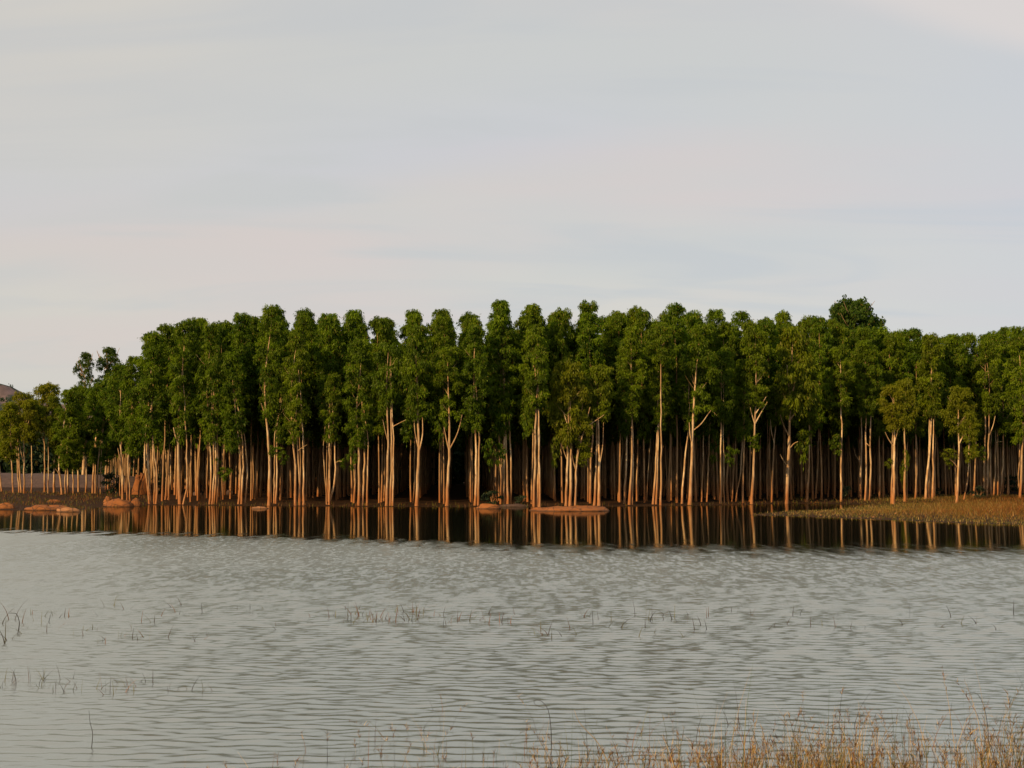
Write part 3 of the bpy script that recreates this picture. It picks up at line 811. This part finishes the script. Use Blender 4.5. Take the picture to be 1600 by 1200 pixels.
def rest_of_plantation():
    Vs, Qs, o = [], [], 0
    Lv, Lq, Lc, lo = [], [], [], 0
    r = np.random.default_rng(77)
    for (x, d, z, H) in stuff:
        tt = np.array([0, .3, .65, .93])
        Q = np.stack([x + np.cumsum(r.normal(0, .08, 4)), d + np.cumsum(r.normal(0, .08, 4)), z - .1 + tt * H], 1)
        v, q = tube(Q, r.uniform(.8, 1.2) * np.array([.13, .10, .06, .02]), 5)
        Vs.append(v); Qs.append(q + o); o += len(v)
        n = 150
        t = r.random(n) ** 0.9
        R = 1.25 * np.sqrt(np.clip(1 - np.clip((t - .55) / .5, 0, 1) ** 2, 0.02, 1)) * (0.5 + 0.5 * np.clip(t / .3, 0, 1))
        a = r.random(n) * 6.283; q_ = R * np.sqrt(r.random(n))
        P = np.stack([x + q_ * np.cos(a), d + q_ * np.sin(a), z + H * (0.36 + 0.63 * t)], 1)
        D = r.normal(0, .5, (n, 3)) + (0, 0, -.6)
        v, q, c = leaves(P, D, 0.85, 0.42, r, np.full(n, 0.4))
        Lv.append(v); Lq.append(q + lo); Lc.append(c); lo += len(v)
    # one joined mass: trunks and leaves
    V = np.concatenate(Vs + Lv); nq = sum(len(q) for q in Qs)
    Q = np.concatenate([np.concatenate(Qs), np.concatenate(Lq) + o])
    C = np.concatenate([np.zeros((o, 3)), np.concatenate(Lc)])
    me = mesh_np('plantation_depths', V, Q, colors=C)
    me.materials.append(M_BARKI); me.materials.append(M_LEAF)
    mi = np.zeros(len(Q), np.int32); mi[nq:] = 1
    me.polygons.foreach_set('material_index', mi)
    tag(add('plantation_depths', me), 'dark mass of countless further trees filling the depth of the plantation', 'wood', kind='stuff')
rest_of_plantation()

def far_wood():
    """undergrowth and wood beyond the plantation and behind its left end"""
    r = np.random.default_rng(5)
    Lv, Lq, Lc, lo = [], [], [], 0
    spots = []
    for u in np.arange(-260, 1780, 9.0):
        d = (235 if u < 170 else front_d(u) + 90) + r.uniform(-8, 8)
        p = at_d(u + r.uniform(-5, 5), 740, d)
        hgt = r.uniform(9.5, 12.5) if u < 190 else r.uniform(8, 12)
        spots.append((p.x, d, hgt))
    for (x, d, H) in spots:
        n = 420
        th = r.normal(0, 1, (n, 3)); th /= np.linalg.norm(th, axis=1)[:, None]
        P = np.array([x, d, H * .45 + .6]) + th * (r.random((n, 1)) ** .4) * (1.9, 2.2, H * .5)
        v, q, c = leaves(P, r.normal(0, .6, (n, 3)) + (0, 0, -.4), 0.9, 0.55, r, np.full(n, .35))
        Lv.append(v); Lq.append(q + lo); Lc.append(c); lo += len(v)
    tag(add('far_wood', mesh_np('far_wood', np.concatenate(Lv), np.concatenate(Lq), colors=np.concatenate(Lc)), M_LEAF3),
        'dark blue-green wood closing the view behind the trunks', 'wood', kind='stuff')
far_wood()

# taller trees that stand up above the plantation
def skyline_tree(u, top, d, cwid, chei, pool, label, tint, twin=1):
    g = at_d(u, 740, d); z = float(terrain(g.x, d))
    T = thing('broadleaf_tree', (g.x, d, z), label, 'tree')
    Ht = HC + (740 - top) / F * d - z
    Q = smooth_path([(0, 0, -.2), (0.2, 0, Ht * .4), (-.1, 0.1, Ht * .9)], 10)
    V, q = tube(Q, np.linspace(.3, .05, 10), 8)
    parts = [(V, q)]
    for k in range(10):
        zt = Ht - chei * random.uniform(.3, .95); a = random.uniform(0, 6.28)
        e = (math.cos(a) * cwid * .4, math.sin(a) * cwid * .4, zt + chei * .28)
        parts.append(tube(smooth_path([(0, 0, zt), (e[0] * .5, e[1] * .5, zt + .3), e], 5), np.linspace(.09, .02, 5), 5))
    V, q = merge(parts)
    add('trunk', mesh_np('trunk', V, q, smooth=True), M_BARK, T)
    put_crown(T, (0, 0, Ht - chei), chei, cwid, random.uniform(0, 6), tint, pool)
    return T
skyH = HC + (740 - 462) / F * 178 - 0.9
T = skyline_tree(1338, 462, 178, 6.6, 7.5, BROAD, 'dark round-topped broadleaf tree rising above the plantation right of centre', 0.0)
put_crown(T, (2.6, 0.5, skyH - 7.4), 5.2, 4.2, 1.0, 0.0, BROAD, 'crown', 1)
put_crown(T, (-1.8, 0.3, skyH - 6.2), 5.5, 3.6, 2.0, 0.0, BROAD, 'crown', 0)
skyline_tree(130, 549, 205, 3.2, 9, SPARSE, 'left one of two thin airy trees rising above the left end', 0.1)
skyline_tree(166, 541, 208, 4.2, 9, SPARSE, 'right one of two thin airy trees rising above the left end', 0.1)

# ------------------------------------------------------------------ shrubs
def shrub(u, v, w, h_, tint, label):
    p = hit(u, v); pm = p.y / F
    T = thing('shrub', p, label, 'shrub')
    parts = []
    for k in range(5):
        a = random.uniform(0, 6.28)
        parts.append(tube(smooth_path([(0, 0, -.05), (math.cos(a) * w * pm * .15, math.sin(a) * w * pm * .15, h_ * pm * .4), (math.cos(a) * w * pm * .35, math.sin(a) * w * pm * .35, h_ * pm * .8)], 5), np.linspace(.025, .008, 5), 4))
    V, q = merge(parts); add('stem', mesh_np('stem', V, q, smooth=True), M_BARK, T)
    put_crown(T, (0, 0, h_ * pm * .1), h_ * pm * .95, w * pm, random.uniform(0, 6), tint, SHRUBS, 'foliage')
for a in ((174, 772, 34, 34, 0, 'dark low shrub on the bank behind the large orange boulder'),
          (250, 772, 26, 34, 0, 'dark bushy shrub right of the standing orange boulder'),
          (768, 788, 34, 22, .1, 'scrubby bush behind the small orange rock at centre'),
          (815, 788, 22, 14, .1, 'small tufty bush left of the stoutest orange trunk'),
          (1323, 781, 20, 22, .2, 'small leggy bush right of the knobbly solitary trunk'),
          (1466, 776, 16, 14, .25, 'little speckled bush right of the crossed stems'),
          (1530, 779, 26, 20, .3, 'leafy bush at the foot of the close pair near the right edge'),
          (1580, 768, 30, 26, .1, 'dim green bush in the shade near the right edge')):
    shrub(*a)

# ------------------------------------------------------------------ rocks
def rock(u, v, w, h_, label, m=None, seed=0, name='boulder', sink=0.25, deep=None, flat=1.0, lean=0.0):
    p = hit(u, v); pm = p.y / F
    W_, H_ = w * pm, h_ * pm
    D_ = deep if deep else W_ * 0.6
    nu, nv = 28, 14
    V = []
    r = random.Random(seed)
    ph = [r.uniform(0, 6) for _ in range(6)]
    for i in range(nv + 1):
        la = -math.pi / 2 + math.pi * i / nv
        for j in range(nu):
            lo = 2 * math.pi * j / nu
            cl = math.copysign(abs(math.cos(la)) ** 0.85, 1)
            x, y, z = cl * math.cos(lo), cl * math.sin(lo), math.sin(la)
            b = 1 + .10 * math.sin(2 * lo + ph[0]) + .07 * math.sin(3 * lo + ph[1] + 2 * z) + .06 * math.sin(5 * x + ph[2]) * math.sin(4 * y + ph[3]) + .06 * math.sin(6 * x + 5 * z + ph[4]) + .05 * math.sin(13 * x + 9 * y + ph[5])
            zz_ = z * b if z > 0 else z * .5
            V.append((x * b * W_ / 2 + lean * z * W_, y * b * D_ / 2, zz_ * H_ * (1 + sink * .2) * flat + r.gauss(0, .006 * W_)))
    Q = []
    for i in range(nv):
        for j in range(nu):
            k = (j + 1) % nu
            Q.append((i * nu + j, i * nu + k, (i + 1) * nu + k, (i + 1) * nu + j))
    o = add(name, mesh_np(name, V, Q, smooth=True), m or M_ROCK, loc=(p.x, p.y + D_ * .35, p.z - 0.02))
    return tag(o, label, 'rock', 'granite rocks along the shore')
rock(4, 795, 32, 8, 'rounded orange boulder cut by the left edge of the water', seed=1)
rock(70, 797, 76, 7, 'long low orange rock in the water at far left', seed=2, name='flat_rock')
rock(106, 800, 36, 6, 'small pale pinkish rock in front of the long low rock', M_ROCKP, seed=3)
rock(82, 785, 20, 4, 'little brown rock on the bank behind the long low rock', seed=4)
rock(184, 792, 52, 11, 'large orange boulder at the water under the leaning tree', seed=5)
rock(168, 785, 16, 9, 'smaller boulder leaning on the back left of the large orange one', seed=6)
rock(211, 791, 15, 11, 'upright stubby boulder right of the large orange boulder', seed=7)
rock(217, 773, 22, 29, 'tall standing orange boulder among the trunks on the bank', seed=8, lean=.03)
rock(353, 773, 22, 7, 'dark humped rock behind the fan of four curved stems', M_ROCKG, seed=9)
rock(308, 774, 18, 6, 'dark low rock in shade left of the fan of four stems', M_ROCKG, seed=10)
rock(406, 795, 26, 3.4, 'thin flat stone lying in the water at left', M_ROCKP, seed=11, name='flat_rock')
rock(764, 795, 36, 7, 'small orange rock at the waterline near the centre', seed=12)
rock(804, 792, 44, 4, 'dull low rock between the small orange rock and the stoutest trunk', M_ROCKG, seed=13, name='flat_rock')
rock(900, 799, 104, 7, 'wide flat orange rock in the water below the yellow-green tree', seed=14, name='flat_rock', deep=3.0)
rock(846, 798, 40, 5, 'low pointed rock at the left tip of the wide flat rock', seed=15, name='flat_rock', deep=1.2)
for k, (u, v, w, l_) in enumerate(((1400, 803, 7, 'largest white stone lying on the grassy spit'), (1365, 809, 4, 'tiny white stone at the front of the grassy spit'), (1283, 806, 4, 'white stone at the left end of the grassy spit'), (1291, 782, 6, 'pale stone at the shore above the spit'))):
    rock(u, v, w, 2.2, l_, M_ROCKP, seed=20 + k, name='stone')
def slab():
    p = hit(60, 767); d = p.y + 32
    c = at_d(45, 740, d)
    n, mv = 70, 12
    gx = np.linspace(-22, 20, n); gy = np.linspace(-14, 14, mv)
    GX, GY = np.meshgrid(gx, gy)
    e = np.clip(1 - (abs(GX) / 21.0) ** 6, 0, 1) * np.clip(1 - (abs(GY + 0) / 13.5) ** 4, 0, 1)
    z = 1.8 * e * (0.62 + 0.62 * fbm(GX * .13, GY * .13, 5)) + .25 * (fbm(GX * .5, GY * .5, 9) - .47)
    V = np.stack([GX.ravel(), GY.ravel(), z.ravel()], 1)
    tag(add('rock_outcrop', mesh_np('rock_outcrop', V, grid_q(n, mv), smooth=True), M_ROCKG, loc=(c.x, d, float(terrain(c.x, d)) - .35)),
        'broad grey-pink granite outcrop behind the leftmost trunks', 'rock outcrop')
slab()

# ------------------------------------------------------------------ grass
PAL = {'rust': (0.19, 0.080, 0.022), 'straw': (0.36, 0.255, 0.095), 'olive': (0.11, 0.105, 0.022), 'green': (0.06, 0.085, 0.018), 'dark': (0.035, 0.028, 0.018), 'brown': (0.10, 0.055, 0.025)}
def blades(P, hgt, wid, bend, cols, r, segs=3):
    """thin bent ribbons; P roots (n,3)"""
    n = len(P)
    a = r.random(n) * 6.283
    dr = np.stack([np.cos(a), np.sin(a), np.zeros(n)], 1)
    sd = np.stack([-np.sin(a), np.cos(a), np.zeros(n)], 1)
    f = r.random(n) * 6.283
    sd = sd * np.cos(f)[:, None] + dr * np.sin(f)[:, None]
    Vs = []
    for k in range(segs + 1):
        t = k / segs
        c = P + dr * (bend * t * t * hgt)[:, None] + np.stack([np.zeros(n), np.zeros(n), hgt * (t - 0.35 * np.minimum(bend, 1.2) * t * t)], 1)
        w = (wid * (1 - 0.85 * t))[:, None]
        Vs.append(c - sd * w / 2); Vs.append(c + sd * w / 2)
    V = np.stack(Vs, 1).reshape(-1, 3)
    b = np.arange(n)[:, None] * (2 * (segs + 1))
    Q = np.concatenate([np.stack([b[:, 0] + 2 * k, b[:, 0] + 2 * k + 1, b[:, 0] + 2 * k + 3, b[:, 0] + 2 * k + 2], 1) for k in range(segs)])
    return V, Q, np.repeat(cols, 2 * (segs + 1), 0)
def pick_cols(names, probs, n, r, jit=.25):
    c = np.array([PAL[x] for x in names])[r.choice(len(names), n, p=probs)]
    return c * (1 + r.normal(0, jit, (n, 1))).clip(.4, 1.8)
def join3(L):
    V, Q, C, o = [], [], [], 0
    for v, q, c in L:
        V.append(v); Q.append(q + o); C.append(c); o += len(v)
    return np.concatenate(V), np.concatenate(Q), np.concatenate(C)

def bank_grass():
    r = np.random.default_rng(8)
    # left bank and strip along the whole shore
    n = 60000
    x = r.uniform(-70, 75, n); y = r.uniform(92, 165, n)
    s = sdist(shore, x, y); u = 800 + F * x / y
    lim = np.interp(u, [-100, 200, 260, 1100, 1250, 1600], [48, 30, 3.0, 2.0, 10, 18])
    ok = (s > -.3) & (s < lim) & (fbm(x * .35, y * .35, 2) > .40) & (terrain(x, y) > -.03)
    x, y = x[ok], y[ok]
    P = np.stack([x, y, terrain(x, y) - .02], 1)
    h_ = r.uniform(.15, .42, len(P))
    a = blades(P, h_, np.full(len(P), .04), r.uniform(.1, .9, len(P)), pick_cols(['brown', 'olive', 'rust', 'dark'], [.35, .32, .15, .18], len(P), r) * 1.1, r, 2)
    tag(add('bank_grass', mesh_np('bank_grass', *a[:2], colors=a[2]), M_GRASS), 'short brown grass on the far bank below the trees', 'grass', kind='stuff')
    n = 180000
    x = r.uniform(12, 75, n); y = r.uniform(62, 140, n)
    s = sdist(spit, x, y) + 1.5 * (fbm(x * .25, y * .25, 44) - .5)
    u = 800 + F * x / y
    ok = (s > -1.2) & (r.random(n) < np.clip((s + 1.2) / 3, 0.08, 1) * np.interp(u, [1150, 1330, 1500], [.4, .8, 1]))
    x, y, s = x[ok], y[ok], s[ok]
    P = np.stack([x, y, np.maximum(terrain(x, y), -.12) - .02], 1)
    front = np.clip(1.1 - s / 10 + .6 * (fbm(x * .2, y * .2, 12) - .47), 0, 1)[:, None]
    c = 0.92 * pick_cols(['rust', 'straw', 'brown', 'olive'], [.70, .05, .12, .13], len(P), r) * (1 - front) + 1.05 * pick_cols(['olive', 'straw', 'rust', 'green'], [.52, .22, .14, .12], len(P), r) * front
    h_ = r.uniform(.09, .28, len(P)) * np.interp(s, [-1, 2, 10], [.6, .7, 1.4]) * (.5 + 1.1 * fbm(x * .9, y * .6, 15, 3))
    a = blades(P, h_, np.full(len(P), .026), r.uniform(.1, .8, len(P)), c, r, 2)
    tag(add('spit_grass', mesh_np('spit_grass', *a[:2], colors=a[2]), M_GRASS), 'orange and olive grass covering the low spit at right', 'grass', kind='stuff')
bank_grass()

def stalks(P, hgt, r, headp, cols, wid=.006, bendr=(.05, .6), leafp=1.0):
    """grass stalks with leaf blades and feathery seed heads"""
    n = len(P)
    bend = r.uniform(*bendr, n)
    L = [blades(P, hgt, np.full(n, wid), bend, cols, r, 4)]
    V = L[0][0].reshape(n, 10, 3)
    tip = (V[:, 8] + V[:, 9]) / 2; pre = (V[:, 6] + V[:, 7]) / 2
    k = np.nonzero(r.random(n) < headp)[0]
    if len(k):
        m = 14
        kk = np.repeat(k, m); t = r.random(len(kk))[:, None] * 1.0
        base = pre[kk] * (1 - t) + tip[kk] * t
        hd = blades(base, r.uniform(.02, .06, len(kk)), np.full(len(kk), .005), r.uniform(.2, 1.2, len(kk)), pick_cols(['rust', 'straw', 'brown'], [.22, .30, .48], len(kk), r), r, 1)
        L.append(hd)
    k = np.nonzero(r.random(n) < leafp)[0]
    if len(k):
        kk = np.repeat(k, 2); t = r.uniform(.05, .6, len(kk))[:, None]
        lo, hi = (V[:, 0] + V[:, 1]) / 2, (V[:, 4] + V[:, 5]) / 2
        base = lo[kk] * (1 - t) + hi[kk] * t
        L.append(blades(base, hgt[kk] * r.uniform(.3, .6, len(kk)), np.full(len(kk), .006), r.uniform(.4, 1.3, len(kk)), cols[kk] * r.uniform(.8, 1.3, (len(kk), 1)), r, 3))
    return join3(L)
def foreground_grass():
    r = np.random.default_rng(19)
    n = 24000
    u = r.uniform(200, 1900, n); v = r.uniform(1165, 1330, n)
    P = np.array([tuple(at_z(a, b, 0.0)) for a, b in zip(u, v)])
    dens = np.interp(u, [200, 560, 700, 850, 1000, 1250, 1450, 1600, 1900], [.02, .06, .17, .26, .42, .62, .80, .95, 1]) * np.interp(v, [1165, 1200, 1240, 1330], [.06, .35, .8, .9])
    cl = fbm(P[:, 0] * 1.6, P[:, 1] * 1.6, 61, 3)
    ok = r.random(n) < dens * np.clip((cl - .36) * 4.0, 0, 1.1)
    P, u, v = P[ok], u[ok], v[ok]
    P[:, 2] = np.maximum(terrain(P[:, 0], P[:, 1]), -.2) - .02
    h_ = r.uniform(.24, .74, len(P)) * np.interp(u, [200, 900, 1300, 1600], [.7, .8, .9, 1.05])
    h_ *= .45 + 1.1 * fbm(P[:, 0] * 1.1 + 7, P[:, 1] * 1.1, 71, 3)
    tall = r.random(len(P)) < .06; h_[tall] *= 1.6
    c = pick_cols(['rust', 'straw', 'olive', 'green', 'dark'], [.11, .44, .17, .14, .14], len(P), r)
    a = stalks(P, h_, r, .35, c, wid=.0065, bendr=(.02, .40), leafp=.55)
    kb = np.repeat(np.nonzero(u > 900)[0], 2)
    PB = P[kb] + r.normal(0, .07, (len(kb), 3)) * (1, 1, 0)
    b = blades(PB, r.uniform(.06, .24, len(kb)), np.full(len(kb), .007), r.uniform(.2, 1.4, len(kb)), pick_cols(['straw', 'brown', 'olive', 'rust', 'green'], [.38, .2, .2, .07, .15], len(kb), r), r, 3)
    a = join3([a, b])
    tag(add('shore_grass', mesh_np('shore_grass', *a[:2], colors=a[2]), M_GRASS), 'rusty dry grass and green blades along the near bank', 'grass', kind='stuff')
foreground_grass()

def reed(u, v, hp, nst, label, group, names, probs, spread=.10, bendr=(.05, .7), headp=.1, wid=.006, leafp=.3, seed=0):
    r = np.random.default_rng(seed * 7 + int(u))
    p = at_z(u, v, 0.0); pm = p.y / F
    off = r.normal(0, spread, (nst, 2)); off[0] = 0
    P = np.stack([off[:, 0], off[:, 1], np.full(nst, -.12)], 1)
    h_ = hp * pm * r.uniform(.55, 1.1, nst) + .12; h_[0] = hp * pm + .12
    T = thing('reed_tuft', p, label, 'reeds', group)
    c = pick_cols(names, probs, nst, r)
    for i in range(nst):
        a = stalks(P[i:i + 1], h_[i:i + 1], r, headp, c[i:i + 1], wid, bendr, leafp)
        add('stalk', mesh_np('stalk', *a[:2], colors=a[2]), M_GRASS, T)
rr = random.Random(3)
DK = (['dark', 'brown', 'olive'], [.45, .35, .20]); WM = (['brown', 'olive', 'rust', 'dark'], [.3, .3, .2, .2])
ZONES = [  # u range, v range, height px, stems, count, palette, label, group
 (0, 115, 1062, 1082, (18, 36), (2, 5), 10, DK, 'dark broken reeds standing in the water at the left edge', 'reeds at the left edge'),
 (150, 216, 1064, 1082, (14, 32), (3, 6), 6, WM, 'brownish reeds in a loose patch right of the dark left reeds', 'reeds in the second left patch'),
 (235, 330, 1064, 1090, (10, 30), (1, 3), 7, DK, 'sparse thin reeds trailing off from the left patches', 'sparse reeds left of centre'),
 (0, 30, 965, 1005, (14, 40), (1, 3), 5, DK, 'bent dark reeds far out at the left edge', 'far reeds at the left edge'),
 (45, 330, 945, 1005, (8, 24), (1, 3), 34, WM, 'faint short reeds scattered across the left water', 'scattered far left reeds'),
 (380, 540, 950, 985, (6, 14), (1, 3), 12, DK, 'tiny reeds just breaking the ripples left of the long reed band', 'tiny left-centre reeds'),
 (530, 670, 955, 975, (12, 26), (3, 7), 17, WM, 'olive reeds in the dense part of the band at centre', 'dense reed band at centre'),
 (680, 810, 955, 976, (10, 24), (2, 4), 10, WM, 'rust-tipped reeds at the right part of the centre band', 'right part of the reed band'),
 (820, 1110, 958, 998, (12, 30), (1, 3), 28, DK, 'dark single reeds right of the centre band', 'single reeds right of the band'),
 (1130, 1340, 955, 985, (8, 24), (1, 2), 12, DK, 'lone reed stalks in the open water on the right', 'reed stalks in the right water'),
 (1400, 1590, 955, 985, (10, 28), (1, 2), 9, DK, 'reed stalks farthest to the right in open water', 'far right reed stalks'),
 (460, 700, 1110, 1200, (24, 70), (1, 2), 9, WM, 'lone thin stalks between the left reeds and the near grass', 'thin stalks at bottom centre'),
 (660, 1000, 1130, 1215, (40, 80), (1, 3), 16, WM, 'thin tall stalks rising left of the thick near grass', 'tall stalks left of the near grass'),
 (1000, 1600, 1130, 1200, (45, 90), (1, 2), 34, (['dark', 'brown', 'olive', 'rust'], [.4, .2, .2, .2]), 'wispy tall stalks rising out of the thick near grass', 'wispy stalks above the near grass'),
]
for zi, (u0, u1, v0, v1, hp, ns, c, pal, lab, grp) in enumerate(ZONES):
    for k in range(c):
        u = u0 + (u1 - u0) * (k + rr.random()) / c
        near_ = v0 > 1100
        reed(u, rr.uniform(v0, v1), rr.uniform(*hp), rr.randint(*ns), lab, grp, *pal, spread=.05 if near_ else .14,
             wid=.006 if near_ else .012 if v0 > 1050 else .018, bendr=(.05, 1.0) if near_ else (.0, .8), headp=.3 if near_ else .0, seed=zi * 100 + k)
def arched(u, v, pts, w, label, pal='dark'):
    p = at_z(u, v, 0.0); pm = p.y / F
    P = [((a - u) * pm, -0.02 * i, (v - b) * pm) for i, (a, b) in enumerate(pts)]
    P[0] = (P[0][0], 0, -.1)
    Q = smooth_path(P, 18)
    V, q = tube(Q, np.linspace(w, w * .35, 18), 5)
    tag(add('grass_stalk', mesh_np('grass_stalk', V, q, smooth=True, colors=np.tile(PAL[pal], (len(V), 1))), M_GRASS, loc=p), label, 'grass stalk')
arched(860, 1190, [(860, 1190), (862, 1150), (858, 1110), (852, 1098), (838, 1090), (828, 1094), (836, 1104), (850, 1104)], .004, 'stalk curled into a loop at its top near bottom centre')
arched(1545, 1185, [(1545, 1185), (1544, 1140), (1538, 1105), (1528, 1085), (1516, 1078), (1507, 1085)], .0035, 'long stalk arching over to the left near the right edge')
arched(142, 1166, [(142, 1166), (146, 1145), (142, 1130), (141, 1110)], .004, 'dark crooked stalk standing alone at lower left')
arched(28, 985, [(28, 985), (31, 972), (27, 958), (16, 958)], .009, 'hooked dark stalk bent left near the left edge')
arched(960, 1195, [(960, 1195), (935, 1160), (905, 1130), (898, 1110)], .0045, 'straight straw stalk slanting left across the near water', 'straw')
